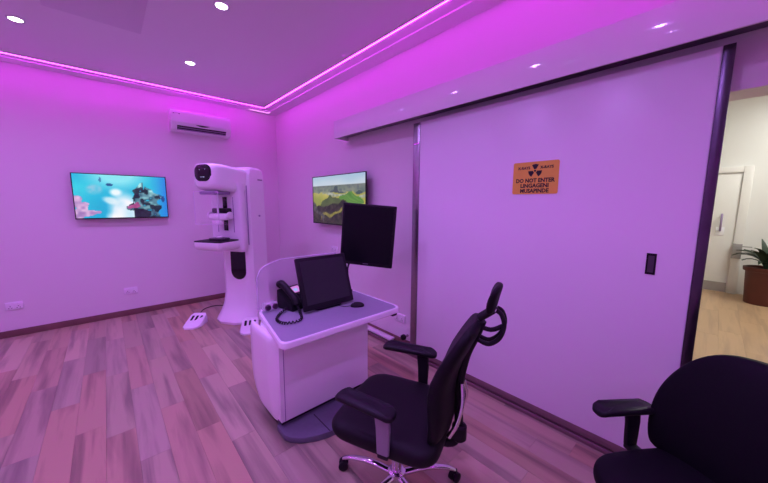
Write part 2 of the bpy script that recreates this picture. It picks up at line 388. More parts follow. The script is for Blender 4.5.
# pelmet
t = thing('pelmet', 'long glossy white pelmet boxing over the sliding door', 'pelmet', (0, -4.6, 2.24))
bm = NB(); add_box(bm, (-0.195, -2.75, 0), (-0.178, 2.54, 0.195), 0.003); add_box(bm, (-0.178, -2.75, 0.175), (-0.001, 2.54, 0.195)); add_box(bm, (-0.178, 2.52, 0), (-0.001, 2.54, 0.175))
obj('fascia', bm, M_pelmet, t)
box('rail', (-0.10, -2.7, 0.03), (-0.03, 2.5, 0.10), M_dsteel, t)
# floor guide track
tag(box('floor_track', (-0.115, -7.0, 0.0005), (-0.1, -1.0, 0.03), M_track, None, 0.002), 'brown floor guide rail running under the sliding door', 'rail')

# X-ray warning sign on the door: flat plate with printed lettering
SX = DX0-0.0005
t = thing('warning_sign', 'orange radiation warning sign fixed on the sliding door', 'sign', (SX, -4.316, 1.672), R(0))
prism('plate', rrect(0.292, 0.212, 0.012), 0, 0.003, M_orange, t, 0.0, UP_YZ)
def text_part(s, size, cx, cz, parent, m, bold=0.0, wscale=1.0, name='lettering', x=-0.0034):
    cu = bpy.data.curves.new('txt', 'FONT'); cu.body = s; cu.size = size; cu.align_x = 'CENTER'; cu.align_y = 'CENTER'; cu.offset = bold; cu.extrude = 0.0004; cu.resolution_u = 2
    to = bpy.data.objects.new('txt', cu); COL.objects.link(to); bpy.context.view_layer.update()
    me = bpy.data.meshes.new_from_object(to.evaluated_get(bpy.context.evaluated_depsgraph_get()))
    bpy.data.objects.remove(to); me.transform(UP_YZ @ Matrix.Diagonal((wscale, 1, 1, 1))); me.materials.clear(); me.materials.append(m); me.name = name
    o = bpy.data.objects.new(name, me); COL.objects.link(o); o.parent = parent; o.location = (x, -cx, cz); return o
text_part('X-RAYS', 0.024, -0.073, 0.066, t, M_ink, 0.0009, 1.0)
text_part('X-RAYS', 0.024, 0.073, 0.066, t, M_ink, 0.0009, 1.0)
text_part('DO NOT ENTER', 0.036, 0, -0.018, t, M_ink, 0.0014, 0.94)
text_part('LINGAGENI', 0.036, 0, -0.052, t, M_ink, 0.0014, 0.98)
text_part('MUSAPINDE', 0.036, 0, -0.086, t, M_ink, 0.0014, 0.95)
bm = NB(); cz = 0.046
for a0 in (90, 210, 330):
    pts = [(0.012*math.cos(R(a0+s)), cz+0.012*math.sin(R(a0+s))) for s in (-30, -10, 10, 30)]+[(0.044*math.cos(R(a0+s)), cz+0.044*math.sin(R(a0+s))) for s in (30, 18, 6, -6, -18, -30)]
    add_prism(bm, pts, 0.0031, 0.0038, 0, 2, UP_YZ)
add_prism(bm, [(0.0075*math.cos(2*PI*k/12), cz+0.0075*math.sin(2*PI*k/12)) for k in range(12)], 0.0031, 0.0038, 0, 2, UP_YZ)
obj('trefoil', bm, M_ink, t, False)

# ------------------------------------------------------------------ televisions (flat moving pictures as face colours)
def s2l(c): return tuple(((v/255+0.055)/1.055)**2.4 if v > 10 else v/255/12.92 for v in c)
def mixc(a, b, t): t = max(0, min(1, t)); return tuple(x+(y-x)*t for x, y in zip(a, b))
def blob(u, v, cu, cv, ru, rv, soft=0.3):
    d = math.sqrt(((u-cu)/ru)**2+((v-cv)/rv)**2); return max(0, min(1, (1-d)/soft+0.5))
def hsh(i, j, s=0): return (math.sin(i*127.1+j*311.7+s*74.7)*43758.5453) % 1
def vnoise(x, y, s=0):
    i, j = math.floor(x), math.floor(y); f, g = x-i, y-j; f = f*f*(3-2*f); g = g*g*(3-2*g)
    a = hsh(i, j, s)*(1-f)+hsh(i+1, j, s)*f; b = hsh(i, j+1, s)*(1-f)+hsh(i+1, j+1, s)*f; return a*(1-g)+b*g
def pic_sea(u, v):                      # u right, v up
    n = vnoise(u*9, v*6, 1); n2 = vnoise(u*26, v*17, 2)
    c = mixc((25, 165, 215), (60, 215, 232), vnoise(u*3, v*3, 5)*0.6+v*0.4)
    c = mixc(c, (40, 130, 225), max(0, (u-0.80)/0.2))
    c = mixc(c, (150, 235, 245), blob(u, v, 0.45, 1.0, 0.28, 0.28, 0.9)*0.9)
    c = mixc(c, (235, 250, 255), blob(u, v, 0.42, 0.60, 0.06, 0.08, 0.8))
    beam = blob(u, v, 0.50, 0.10, 0.15+0.05*n, 0.45, 0.6)
    c = mixc(c, (248, 248, 255), beam*(0.75+0.35*n))
    c = mixc(c, (235, 245, 250), blob(u, v, 0.36-(v-0.4)*0.35, 0.40, 0.07, 0.09, 0.7)*0.8)
    c = mixc(c, (150, 200, 225), blob(u, v, 0.20, 0.66, 0.075, 0.11, 0.6)*(0.4+0.6*n2))
    U, V = u+(vnoise(u*11, v*8, 21)-0.5)*0.16, v+(vnoise(u*10, v*9, 22)-0.5)*0.34
    r = blob(U, V, 0.74, 0.22, 0.17, 0.46, 0.5)
    if r > 0.35 and n2 > 0.15: c = mixc(mixc((18, 50, 80), (170, 235, 235), n2*1.25*(0.3+v)), (14, 18, 35), 0.75 if vnoise(u*17, v*12, 31) > 0.58 else 0)
    if blob(U, V, 0.655, 0.27, 0.05, 0.14, 0.3) > 0.4 and n2 > 0.25: c = mixc((225, 120, 175), (130, 50, 110), n2)
    if V < 0.13 and 0.60 < u < 0.80: c = mixc((10, 14, 28), (60, 55, 85), n2*0.8)
    if max(blob(U, V, 0.03, 0.30, 0.09, 0.20, 0.4), blob(U, V, 0.12, 0.10, 0.13, 0.16, 0.4)) > 0.45: c = mixc((235, 195, 230), (150, 110, 180), n2)
    if blob(u, v, 0.36, 0.77, 0.035, 0.035, 0.4) > 0.5: c = (30, 85, 150)
    if blob(u, v, 0.27, 0.88, 0.012, 0.06, 0.4) > 0.5: c = (60, 130, 180)
    if blob(u, v, 0.955, 0.45, 0.02, 0.08, 0.4) > 0.5: c = (40, 70, 140)
    return c
def pic_farm(u, v):
    n = vnoise(u*10, v*8, 3); n2 = vnoise(u*34, v*24, 4)
    if v < 0.66: u, v = u+(vnoise(u*7, v*7, 12)-0.5)*0.16, v+(vnoise(u*8, v*6, 13)-0.5)*0.14
    if v > 0.80: return mixc((215, 228, 236), (165, 200, 226), (v-0.80)/0.2*0.8+0.3*(vnoise(u*4, v*9, 9)-0.3))
    if v > 0.66: return mixc((95, 112, 110), (170, 175, 140), n2*(0.4+(0.8-v)*3)) if n > 0.25 else (70, 90, 92)
    c = mixc((170, 168, 70), (205, 195, 105), n)
    c = mixc(c, (120, 140, 50), blob(u, v, 0.05, 0.3, 0.2, 0.3, 0.8)*0.6)
    if 0.585 < v < 0.63 and u > 0.2: c = mixc((200, 205, 190), (130, 140, 110), n2)
    hill = blob(u, v, 0.40, 0.34, 0.24, 0.25, 0.15)
    if hill > 0.5: c = mixc((70, 88, 45), (100, 118, 60), n)
    if blob(u, v, 0.78, 0.50, 0.22, 0.13, 0.2) > 0.5: c = mixc((70, 130, 45), (120, 165, 70), (math.sin((u+v*2.2)*60)+1)/2*0.6+n*0.3)
    if blob(u, v, 0.66, 0.40, 0.06, 0.05, 0.2) > 0.5: c = (150, 150, 70)
    if v < 0.26+0.16*math.sin(u*3.0+0.2)*n+0.14*u: c = mixc((22, 26, 20), (70, 68, 50), n2*1.1)
    if abs(v-(0.02+u*0.45)) < 0.035 and 0.15 < u < 0.55: c = mixc((165, 160, 70), (120, 115, 50), n2)
    if abs(v-(0.30-u*0.9)) < 0.07 and u < 0.25: c = mixc((52, 58, 58), (110, 105, 100), n2)
    return c
def screen_mesh(w_, h_, fn, nx=112, ny=64, gain=1.0):
    vs = [(-w_/2+w_*i/nx, 0, h_*j/ny) for j in range(ny+1) for i in range(nx+1)]
    fs = [(j*(nx+1)+i, j*(nx+1)+i+1, (j+1)*(nx+1)+i+1, (j+1)*(nx+1)+i) for j in range(ny) for i in range(nx)]
    me = bpy.data.meshes.new('screen'); me.from_pydata(vs, [], fs)
    ca = me.color_attributes.new('picture', 'FLOAT_COLOR', 'POINT')
    for j in range(ny+1):
        for i in range(nx+1):
            c = s2l(fn(i/nx, j/ny)); ca.data[j*(nx+1)+i].color = (c[0]*gain, c[1]*gain, c[2]*gain, 1)
    me.materials.append(M_tv); return me
def tv(label, loc, rz, w_, h_, fn, gap, gain=1.0):
    """local: screen faces -Y, x to the right, z up from the bottom edge; wall at y=+gap"""
    t = thing('television', label, 'television', loc, rz)
    bz = 0.009
    bm = NB(); add_prism(bm, rrect(w_, h_, 0.006, 3, 0, h_/2), 0.0, 0.012, 0.002, 2, UP_XZ @ T(0, 0, -0.012)); obj('housing', bm, M_black, t)
    box('rear_housing', (-w_*0.36, 0.0125, h_*0.08), (w_*0.36, 0.05, h_*0.62), M_black, t, 0.012)
    bm = NB(); add_box(bm, (-w_/2, -0.004, 0), (w_/2, -0.0002, bz+0.004)); add_box(bm, (-w_/2, -0.004, h_-bz), (w_/2, -0.0002, h_)); add_box(bm, (-w_/2, -0.004, bz+0.004), (-w_/2+bz, -0.0002, h_-bz)); add_box(bm, (w_/2-bz, -0.004, bz+0.004), (w_/2, -0.0002, h_-bz))
    obj('bezel', bm, M_black, t, False)
    me = screen_mesh(w_-2*bz, h_-2*bz-0.004, fn, gain=gain); o = bpy.data.objects.new('screen', me); COL.objects.link(o); o.parent = t; o.location = (0, -0.0012, bz+0.004)
    box('wall_bracket', (-0.12, 0.0505, h_*0.25), (0.12, gap-0.0005, h_*0.55), M_black, t, 0.004)
    return t
tv('wall television showing a bright turquoise underwater reef', (-2.05, -0.075, 1.288), 0, 0.905, 0.545, pic_sea, 0.075, 1.0)
tv('wall television showing green fields under a pale sky', (-0.10, -1.955, 1.222), -PI/2, 1.165, 0.622, pic_farm, 0.10, 0.85)

# ------------------------------------------------------------------ air conditioner
t = thing('air_conditioner', 'white split air conditioner mounted high on the wall', 'air conditioner', (-1.135, 0, 2.455))
pr_ = [(0, 0.0), (-0.10, 0.0), (-0.155, 0.012), (-0.195, 0.07), (-0.20, 0.12), (-0.20, 0.22), (-0.185, 0.262), (-0.15, 0.275), (0, 0.275)]
bm = NB(); add_loft(bm, [[(sx*0.365, y, z) for y, z in pr_] for sx in (-1, 1)]); obj('body', bm, M_white, t)
fpn = NB(); add_box(fpn, (-0.362, -0.2035, 0.105), (0.362, -0.2003, 0.225), 0.001, 1); obj('front_panel', fpn, M_white2, t)
sl = math.atan2(0.04, 0.058)
bm = NB(); add_box(bm, (-0.30, -0.003, 0), (0.30, 0.0, 0.062)); m_ = T(0, -0.157, 0.013) @ RX(R(34)); bmesh.ops.transform(bm, matrix=m_, verts=bm.verts[:]); obj('air_outlet', bm, M_black, t, False)
for k in range(2):
    bm = NB(); add_box(bm, (-0.298, -0.012, 0.004+k*0.029), (0.298, -0.0035, 0.016+k*0.029), 0.002); bmesh.ops.transform(bm, matrix=m_, verts=bm.verts[:]); obj('louvre', bm, M_lilac if k == 0 else M_mark, t)
pts = [(-0.085+0.17*k/10, 0.078+0.016*((k-5)/5)**2) for k in range(11)]+[(0.085-0.17*k/10, 0.096) for k in range(11)]
bm = NB(); add_prism(bm, pts, 0.1995, 0.204, 0, 2, UP_XZ); bmesh.ops.translate(bm, verts=bm.verts[:], vec=(0.0, 0.0, 0.0)); obj('display_window', bm, M_gloss, t)
bm = NB(); add_box(bm, (-0.34, -0.2045, 0.205), (-0.325, -0.2036, 0.217)); add_box(bm, (-0.318, -0.2045, 0.213), (-0.285, -0.2036, 0.217)); add_box(bm, (-0.278, -0.2045, 0.205), (-0.262, -0.2036, 0.217)); obj('emblem', bm, M_mark, t, False)

# ------------------------------------------------------------------ sockets and small wall fittings
def socket(label, loc, rz, wd=0.146, ht=0.086, group='wall sockets'):
    t = thing('wall_socket', label, 'socket', loc, rz, group)
    box('plate', (-wd/2, -0.011, 0), (wd/2, 0, ht), M_white, t, 0.003)
    for s in (-1, 1):
        o = box('rocker', (s*wd*0.23-0.009, -0.0145, ht*0.68), (s*wd*0.23+0.009, -0.0115, ht*0.88), M_white2, t, 0.001)
        bm = NB()
        for dx, dz in ((0, 0.2*ht+0.012), (-0.011, 0.2*ht-0.006), (0.011, 0.2*ht-0.006)): add_box(bm, (s*wd*0.23+dx-0.0035, -0.0117, dz+0.006), (s*wd*0.23+dx+0.0035, -0.0111, dz+0.013))
        obj('pin_holes', bm, M_black, t, False)
    return t
socket('white double socket low on the wall at the far left edge', (-3.065, 0, 0.305), 0, 0.13)
socket('white double socket low on the wall below the reef television', (-2.07, 0, 0.285), 0, 0.14)
socket('white double socket on the wall between desk and sliding door', (0, -2.985, 0.250), -PI/2, 0.15)
socket('white socket on the wall below the fields television', (0, -1.74, 0.850), -PI/2, 0.15, 0.075)
t = thing('cable_trunking', 'low white trunking board on the wall behind the desk', 'trunking', (0, -2.5, 0.03))
box('cover', (-0.085, -0.42, 0), (-0.0145, 0.5, 0.022), M_wall, t, 0.004)
t = thing('door_stop', 'small black stop on the wall beside the door edge', 'door stop', (0, -3.10, 0.13))
lathe('stem', [(0.012, 0), (0.012, 0.05), (0.011, 0.051)], M_steel, t, 14, RY(-PI/2)); lathe('bumper', [(0.027, 0.052), (0.03, 0.062), (0.028, 0.082), (0.012, 0.09)], M_black, t, 18, RY(-PI/2))

# ------------------------------------------------------------------ mammography machine (local: +y is its front, x its near side)
MA = R(32)
t = thing('mammography_machine', 'tall white mammography machine standing in the corner', 'medical machine', (-0.925, -1.02, 0), PI/2+MA)
# in this frame: forward = +Y, image-right lateral = -X ... use nx() to mirror
def ms(w): return w     # +X is the near (image-right) side after the rotation below
# rotation: world forward F=(-cos a,-sin a) is local +Y  ->  rz = a+90deg ; local +X = (-sin(a)...)
# lateral W=(sin a,-cos a) equals local -X rotated? handled by mirroring coordinates with sgn
sgn = -1
def sec(z, hw_, yb, yf, bev, flare=0.0):
    """octagon-like section of the pillar at height z"""
    hw = hw_*1.14
    return [(sgn*x, y, z) for x, y in ((-hw, yb+0.02), (-hw+0.02, yb), (hw-0.02, yb), (hw, yb+0.02), (hw, yf-bev*0.9), (hw-bev*0.45, yf-bev*0.3), (hw-bev, yf), (-hw+bev, yf), (-hw+bev*0.45, yf-bev*0.3), (-hw, yf-bev*0.9))]
bm = NB()
S_ = [(0.0, 0.262, -0.20, 0.355, 0.20), (0.03, 0.266, -0.205, 0.362, 0.20), (0.05, 0.258, -0.20, 0.345, 0.19), (0.12, 0.236, -0.185, 0.275, 0.14), (0.22, 0.216, -0.175, 0.215, 0.11), (0.36, 0.204, -0.17, 0.182, 0.09), (0.55, 0.20, -0.17, 0.172, 0.075), (1.0, 0.20, -0.17, 0.17, 0.06), (1.55, 0.198, -0.165, 0.165, 0.05), (1.83, 0.195, -0.16, 0.155, 0.05), (1.90, 0.188, -0.15, 0.125, 0.05), (1.93, 0.165, -0.12, 0.08, 0.05)]
add_loft(bm, [sec(*s) for s in S_]); obj('column', bm, M_white, t, ang=28)
bm = NB(); add_prism(bm, [(x*1.02, y*1.0) for x, y in [(p[0], p[1]) for p in sec(0, 0.262, -0.20, 0.355, 0.20)]], 0.0, 0.012); obj('base_seal', bm, M_lilac, t)
# black bellows slot in the column front
slot = [(sgn*0.045+x, z) for x, z in [(0.11, 0.98), (-0.11, 0.98), (-0.11, 0.63)]+[(-0.11*math.cos(R(a)), 0.63-0.10*math.sin(R(a))) for a in range(15, 180, 15)]+[(0.11, 0.63)]]
mtx = Matrix(((1, 0, 0, 0), (0, 0, 1, 0), (0, 1, 0, 0), (0, 0, 0, 1)))
bm = NB(); add_prism(bm, slot, 0.150, 0.178, 0.003, 2, mtx); bl = obj('bellows', bm, M_gloss, t)
# C-arm: vertical carriage
bm = NB()
def asec(z, hw, y0, y1): return [(x, y, z) for x, y in [(p[0], p[1]) for p in rrect(2*hw, y1-y0, 0.03, 4, 0, (y0+y1)/2)]]
add_loft(bm, [asec(0.90, 0.20, 0.18, 0.26), asec(0.93, 0.222, 0.18, 0.285), asec(1.10, 0.225, 0.18, 0.285), asec(1.35, 0.222, 0.18, 0.285), asec(1.62, 0.215, 0.18, 0.285), asec(1.72, 0.20, 0.18, 0.30)])
arm = obj('gantry_arm', bm, M_white2, t)
for z0, z1 in ((1.16, 1.30), (1.42, 1.56)):
    box('carriage_slot', (-0.03, 0.284, z0), (0.03, 0.289, z1), M_gloss, arm, 0.001)
for s in (-1, 1): box('groove', (s*0.115-0.004, 0.282, 1.14), (s*0.115+0.004, 0.2875, 1.56), M_lilac, arm)
box('arm_seam', (sgn*0.222-0.004, 0.171, 0.98), (sgn*0.222+0.004, 0.179, 1.70), M_lilac, arm)
# tube head
bm = NB()
def hsec(y, hw, z0, z1, r): return [(x, y, z) for x, z in rrect(2*hw, z1-z0, r, 5, 0, (z0+z1)/2)]
add_loft(bm, [hsec(-0.02, 0.205, 1.63, 1.855, 0.03), hsec(0.10, 0.205, 1.62, 1.875, 0.04), hsec(0.28, 0.185, 1.615, 1.905, 0.05), hsec(0.44, 0.160, 1.625, 1.925, 0.06), hsec(0.53, 0.142, 1.635, 1.925, 0.07), hsec(0.565, 0.130, 1.65, 1.915, 0.075), hsec(0.580, 0.105, 1.675, 1.89, 0.07)])
head = obj('tube_head', bm, M_white, t)
bm = NB(); add_loft(bm, [[(x, y, z) for x, z in rrect(w_, h_, r_, 6, 0, 1.815)] for y, w_, h_, r_ in ((0.545, 0.225, 0.185, 0.075), (0.575, 0.228, 0.188, 0.075), (0.588, 0.20, 0.16, 0.07))]); dsp = obj('display', bm, M_gloss, head)
for x, z, w_ in ((-0.02, 1.772, 0.022), (0.012, 1.772, 0.012), (-0.045, 1.855, 0.008), (0.03, 1.85, 0.008)):
    bm = NB(); add_box(bm, (x-w_/2, 0.587, z-0.003), (x+w_/2, 0.590, z+0.003))
    obj('indicator', bm, mat('indicator_glow', (0.2, 0.3, 0.3), 0.3, emit=(0.6, 0.9, 0.9), estr=0.6), dsp, False)
box('collimator', (-0.105, 0.30, 1.585), (0.105, 0.545, 1.624), M_lilac, head, 0.012)
bm = NB(); add_box(bm, (-0.10, -0.025, 1.66), (0.10, -0.001, 1.86), 0.008); obj('pivot_collar', bm, M_lilac, head)
box('side_band', (sgn*0.206-0.003, -0.015, 1.65), (sgn*0.206+0.003, 0.015, 1.84), M_lilac, head)
box('name_plate', (sgn*0.2255-0.001, -0.12, 1.775), (sgn*0.2255+0.001, -0.03, 1.79), M_mark, t)
lathe('side_knob', [(0.012, 0), (0.011, 0.012), (0.004, 0.014)], M_lilac, t, 14, T(sgn*0.2262, -0.03, 1.33) @ RY(sgn*PI/2))
# face shield: clear acrylic panel hanging in front of the head
bm = NB(); add_prism(bm, rrect(0.33, 0.37, 0.02, 4, 0, 1.435), 0.556, 0.561, 0, 2, mtx); sh = obj('face_shield', bm, M_acryl, t)
bm = NB(); add_tube(bm, [(x, 0.5585, y) for x, y in rrect(0.33, 0.37, 0.02, 4, 0, 1.435)], 0.0032, 6, True); obj('shield_edge', bm, M_edge, sh)
# compression paddle unit
bm = NB(); add_box(bm, (-0.125, 0.286, 1.29), (0.125, 0.42, 1.37), 0.025); pu = obj('compression_unit', bm, M_white, t)
for s in (-1, 1): lathe('paddle_knob', [(0.036, -0.012), (0.044, -0.008), (0.044, 0.008), (0.036, 0.012)], M_white2, pu, 16, T(s*0.138, 0.37, 1.345) @ RY(PI/2))
box('unit_cap', (-0.10, 0.289, 1.371), (0.10, 0.39, 1.43), M_black, pu, 0.012)
tube('paddle_rod', [(-0.02, 0.42, 1.60), (-0.015, 0.42, 1.48), (0.0, 0.40, 1.372)], 0.008, M_white, pu)
bm = NB(); add_box(bm, (-0.12, 0.38, 1.235), (0.12, 0.54, 1.239), 0.001, 1); add_box(bm, (-0.12, 0.38, 1.239), (-0.117, 0.54, 1.275)); add_box(bm, (0.117, 0.38, 1.239), (0.12, 0.54, 1.275)); obj('paddle', bm, M_acryl, pu, False)
box('paddle_arm', (-0.05, 0.385, 1.24), (0.05, 0.405, 1.305), M_white, pu, 0.004)
# breast support
bm = NB()
add_loft(bm, [[(x, y, z) for x, y in rrect(2*hw, y1-0.20, rr, 5, 0, (0.20+y1)/2)] for z, hw, y1, rr in ((0.945, 0.15, 0.52, 0.05), (0.958, 0.175, 0.575, 0.05), (0.985, 0.19, 0.598, 0.05), (1.03, 0.192, 0.602, 0.05), (1.048, 0.190, 0.600, 0.05))])
bs = obj('breast_support', bm, M_white, t)
prism('receptor_plate', rrect(0.378, 0.31, 0.035, 5, 0, 0.442), 1.0485, 1.060, M_black, bs, 0.002)
prism('receptor_pad', rrect(0.20, 0.16, 0.04, 5, 0.0, 0.40), 1.061, 1.082, M_dsteel, bs, 0.006)
lathe('clear_cup', [(0.03, 1.083), (0.035, 1.088), (0.035, 1.10), (0.03, 1.105)], M_white, bs, 16, T(0, 0.40, 0))
# cable on the floor and the two foot pedals
def pedal(label, x, y, rz):
    t = thing('foot_pedal', label, 'foot pedal', (x, y, 0), rz, 'foot pedals of the machine')
    pts = [(-0.075, -0.14), (0.075, -0.14), (0.10, -0.10), (0.105, 0.05), (0.085, 0.11), (0.045, 0.15), (-0.045, 0.15), (-0.085, 0.11), (-0.105, 0.05), (-0.10, -0.10)]
    bm = NB(); lo_ = [(x_*1.0, y_*1.0, 0.001) for x_, y_ in pts]; mid = [(x_, y_, 0.020+0.25*max(0, -y_+0.05)) for x_, y_ in pts]; top = [(x_*0.9, y_*0.92, 0.032+0.40*max(0, -y_+0.05)) for x_, y_ in pts]
    add_loft(bm, [lo_, mid, top]); obj('body', bm, M_white, t)
    bm = NB(); add_prism(bm, [(x_*0.98, y_*0.98) for x_, y_ in pts], 0.0002, 0.0009); obj('rubber_sole', bm, M_black, t)
    for k, yy in enumerate((-0.095, -0.045, 0.01)):
        bm = NB(); add_prism(bm, rrect(0.026, 0.085, 0.010, 3), -0.002, 0.0025, 0, 2, T(-0.05+0.05*k, -0.045, 0.0706) @ RX(R(-23))); obj('pedal_key', bm, M_black, t)
    return t
pedal('white three-key foot pedal on the open floor left of the machine', -1.53, -0.96, R(142))
pedal('white foot pedal between the machine base and the desk', -1.08, -1.56, R(155))
path = spline([(-1.47, -0.88, 0.006), (-1.42, -0.78, 0.006), (-1.40, -0.60, 0.006), (-1.32, -0.42, 0.006), (-1.16, -0.36, 0.006), (-1.0, -0.52, 0.006), (-0.9, -0.72, 0.006)], 6)
tag(tube('pedal_cable', path, 0.005, M_black, None, 6), 'thin dark cable on the floor from the foot pedal', 'cable')

# ------------------------------------------------------------------ operator desk
DT = 0.70
t = thing('operator_console', 'white operator desk with grey top in front of the machine', 'desk', (-1.1, -3.2, 0))
def L(x, y): return (x+1.1, y+3.2)
# cabinet body
bm = NB(); c_ = [L(-1.500, -3.40), L(-0.785, -3.40), L(-0.785, -3.0), L(-1.44, -2.96), L(-1.500, -3.10)]
add_prism(bm, c_, 0.085, 0.652, 0.006); obj('cabinet', bm, M_white2, t)
box('front_seam', (L(-1.474, 0)[0], L(0, -3.403)[1], 0.09), (L(-1.470, 0)[0], L(0, -3.3995)[1], 0.645), M_lilac, t)
# bulged left cheek
bm = NB(); secs = []
for z, bx, ins in ((0.075, 0.008, 0.15), (0.10, 0.014, 0.10), (0.17, 0.020, 0.035), (0.25, 0.026, 0.008), (0.35, 0.030, 0.0), (0.50, 0.030, 0.0), (0.60, 0.030, 0.0), (0.636, 0.026, 0.0), (0.650, 0.015, 0.01), (0.652, 0.008, 0.015)):
    y0, y1 = -3.385+ins*0.3, -2.925-ins; xi = -1.5005
    out = []
    for k in range(9):
        s = k/8; yy = y0+(y1-y0)*s; out.append((xi-bx*(1-abs(2*s-1)**6)**0.5-0.001, yy))
    ring = [L(xi, y0)]+[L(*p) for p in out]+[L(xi, y1)]
    secs.append([(p[0], p[1], z) for p in ring])
add_loft(bm, secs); obj('side_cheek', bm, M_white, t)
# foot plate
foot = [L(-1.46, -3.02), L(-1.46, -3.30), L(-1.505, -3.34)]+[L(-1.15-0.36*math.cos(R(a)), -3.42-0.21*math.sin(R(a))) for a in range(8, 176, 12)]+[L(-0.79, -3.34), L(-0.79, -3.02)]
prism('foot_plate', foot, 0.001, 0.042, M_foot, t, 0.006)
box('foot_seam', (L(-1.275, 0)[0], L(0, -3.615)[1], 0.0405), (L(-1.269, 0)[0], L(0, -3.405)[1], 0.0428), M_black, t)
box('plinth', (L(-1.48, 0)[0], L(0, -3.36)[1], 0.0425), (L(-0.82, 0)[0], L(0, -3.03)[1], 0.0845), M_black, t)
# table top with bright rim
def top_outline(o):
    pts = []
    corners = [(-1.555-o, -3.575-o, 0.06), (-0.585+o, -3.575-o, 0.07), (-0.585+o, -2.90+o, 0.10), (-1.45-o, -2.90+o, 0.10)]
    n = len(corners)
    for i, (x, y, r) in enumerate(corners):
        p = Vector((x, y)); a = (Vector(corners[i-1][:2])-p).normalized(); b = (Vector(corners[(i+1) % n][:2])-p).normalized()
        for k in range(7):
            s = k/6; q = (p+a*r)*(1-s)**2+p*2*s*(1-s)+(p+b*r)*s*s; pts.append(L(q.x, q.y))
    return pts
o0, o1, o2 = top_outline(0), top_outline(-0.016), top_outline(-0.03)
bm = NB(); add_loft(bm, [[(x, y, z) for x, y in pl] for z, pl in ((0.653, top_outline(-0.05)), (0.655, top_outline(-0.012)), (0.663, o0), (0.694, o0), (0.70, top_outline(-0.003)), (0.70, o1), (0.693, o1))]); rimo = obj('table_top', bm, M_white, t)
bm = NB(); add_prism(bm, top_outline(-0.0165), 0.6932, 0.6985); obj('work_surface', bm, M_grey, t)
bm = NB(); add_tube(bm, [(x, y, 0.6995) for x, y in top_outline(-0.010)], 0.0042, 8, True); obj('rim', bm, M_rim, t, ang=80)
bm = NB(); add_box(bm, (L(-0.66, 0)[0], L(0, -3.55)[1], 0.632), (L(-0.61, 0)[0], L(0, -3.50)[1], 0.6525), 0.005); obj('under_hook', bm, M_black, t)
# clear radiation shield at the back edge
pan = []; prof = []
for k in range(25):
    s = k/24; x = -1.445+s*0.69; y = -2.915+0.03*math.sin(PI*s); pan.append((x, y))
    zt = 0.985+0.075*min(1, s/0.28)**0.6 if s > 0.0 else 0.955
    prof.append(zt)
prof[0] = 0.945; prof[1] = 1.0
bm = NB(); secs = []
for (x, y), zt in zip(pan, prof):
    X, Y = L(x, y); secs.append([(X, Y-0.006, 0.7005), (X, Y+0.006, 0.7005), (X, Y+0.006, zt), (X, Y-0.006, zt)])
add_loft(bm, secs); gl = obj('glass_shield', bm, M_glass, t, ang=50)
bm = NB(); pth = [(L(*pan[0])[0], L(*pan[0])[1], 0.702)]+[(L(x, y)[0], L(x, y)[1], zt) for (x, y), zt in zip(pan, prof)]
add_tube(bm, pth, 0.005, 6); obj('shield_edge', bm, M_edge, gl, ang=70)

# monitor on the desk (faces -Y, tilted back)
t = thing('desk_monitor', 'tilted square-format black monitor standing on the desk', 'monitor', (-1.01, -3.18, DT))
mt = T(0.0, -0.055, 0.018) @ RX(R(-19))
W_, H_ = 0.435, 0.395
bm = NB(); add_box(bm, (-W_/2, 0, 0), (W_/2, 0.035, H_), 0.008); add_box(bm, (-W_*0.32, 0.03, H_*0.12), (W_*0.32, 0.07, H_*0.8), 0.02); bmesh.ops.transform(bm, matrix=mt, verts=bm.verts[:]); obj('housing', bm, M_black, t)
bm = NB(); add_box(bm, (-W_/2+0.028, -0.0015, 0.04), (W_/2-0.028, 0.0005, H_-0.028)); bmesh.ops.transform(bm, matrix=mt, verts=bm.verts[:]); obj('screen', bm, M_screen2, t, False)
prism('stand_base', rrect(0.25, 0.19, 0.05, 5, 0.0, 0.05), 0.0, 0.014, M_black, t, 0.004)
bm = NB(); add_box(bm, (-0.05, 0.04, 0.0145), (0.05, 0.085, 0.20), 0.01); obj('stand_neck', bm, M_black, t)
# white cable box under it
tag(box('adapter', (-1.275, -3.07, DT), (-1.19, -3.03, DT+0.018), M_white, None, 0.004), 'small white adapter on the desk beside the telephone', 'adapter')
# tall monitor on an arm
t = thing('review_monitor', 'tall black monitor raised on an arm behind the desk', 'monitor', (-0.655, -2.95, DT))
def toL(x, y, z): return (x+0.655, y+2.95, z-DT)
NA = YAW+R(10)
# panel axes: right vector in the ground plane, facing the camera side
pr = Vector((math.cos(NA), -math.sin(NA), 0)); pn = Vector((-math.sin(NA), -math.cos(NA), 0)); pu_ = Vector((0, 0, 1))
ctr = Vector(toL(-0.500, -3.048, 1.208))
rl_ = R(-4.3)
mm = Matrix((pr, -pn, pu_)).transposed().to_4x4(); mm = T(*ctr) @ mm @ Matrix.Rotation(-rl_, 4, 'Y')
bm = NB(); add_box(bm, (-0.245, 0, -0.28), (0.245, 0.035, 0.28), 0.008); add_box(bm, (-0.15, 0.03, -0.18), (0.15, 0.07, 0.18), 0.02); bmesh.ops.transform(bm, matrix=mm, verts=bm.verts[:]); obj('housing', bm, M_black, t)
bm = NB(); add_box(bm, (-0.225, -0.0015, -0.248), (0.225, 0.0005, 0.262)); bmesh.ops.transform(bm, matrix=mm, verts=bm.verts[:]); obj('screen', bm, M_screen, t, False)
bm = NB(); add_box(bm, (-0.025, -0.0018, -0.263), (0.025, -0.0002, -0.258)); bmesh.ops.transform(bm, matrix=mm, verts=bm.verts[:]); obj('badge', bm, M_mark, t, False)
bk = mm @ Vector((0, 0.07, -0.05))
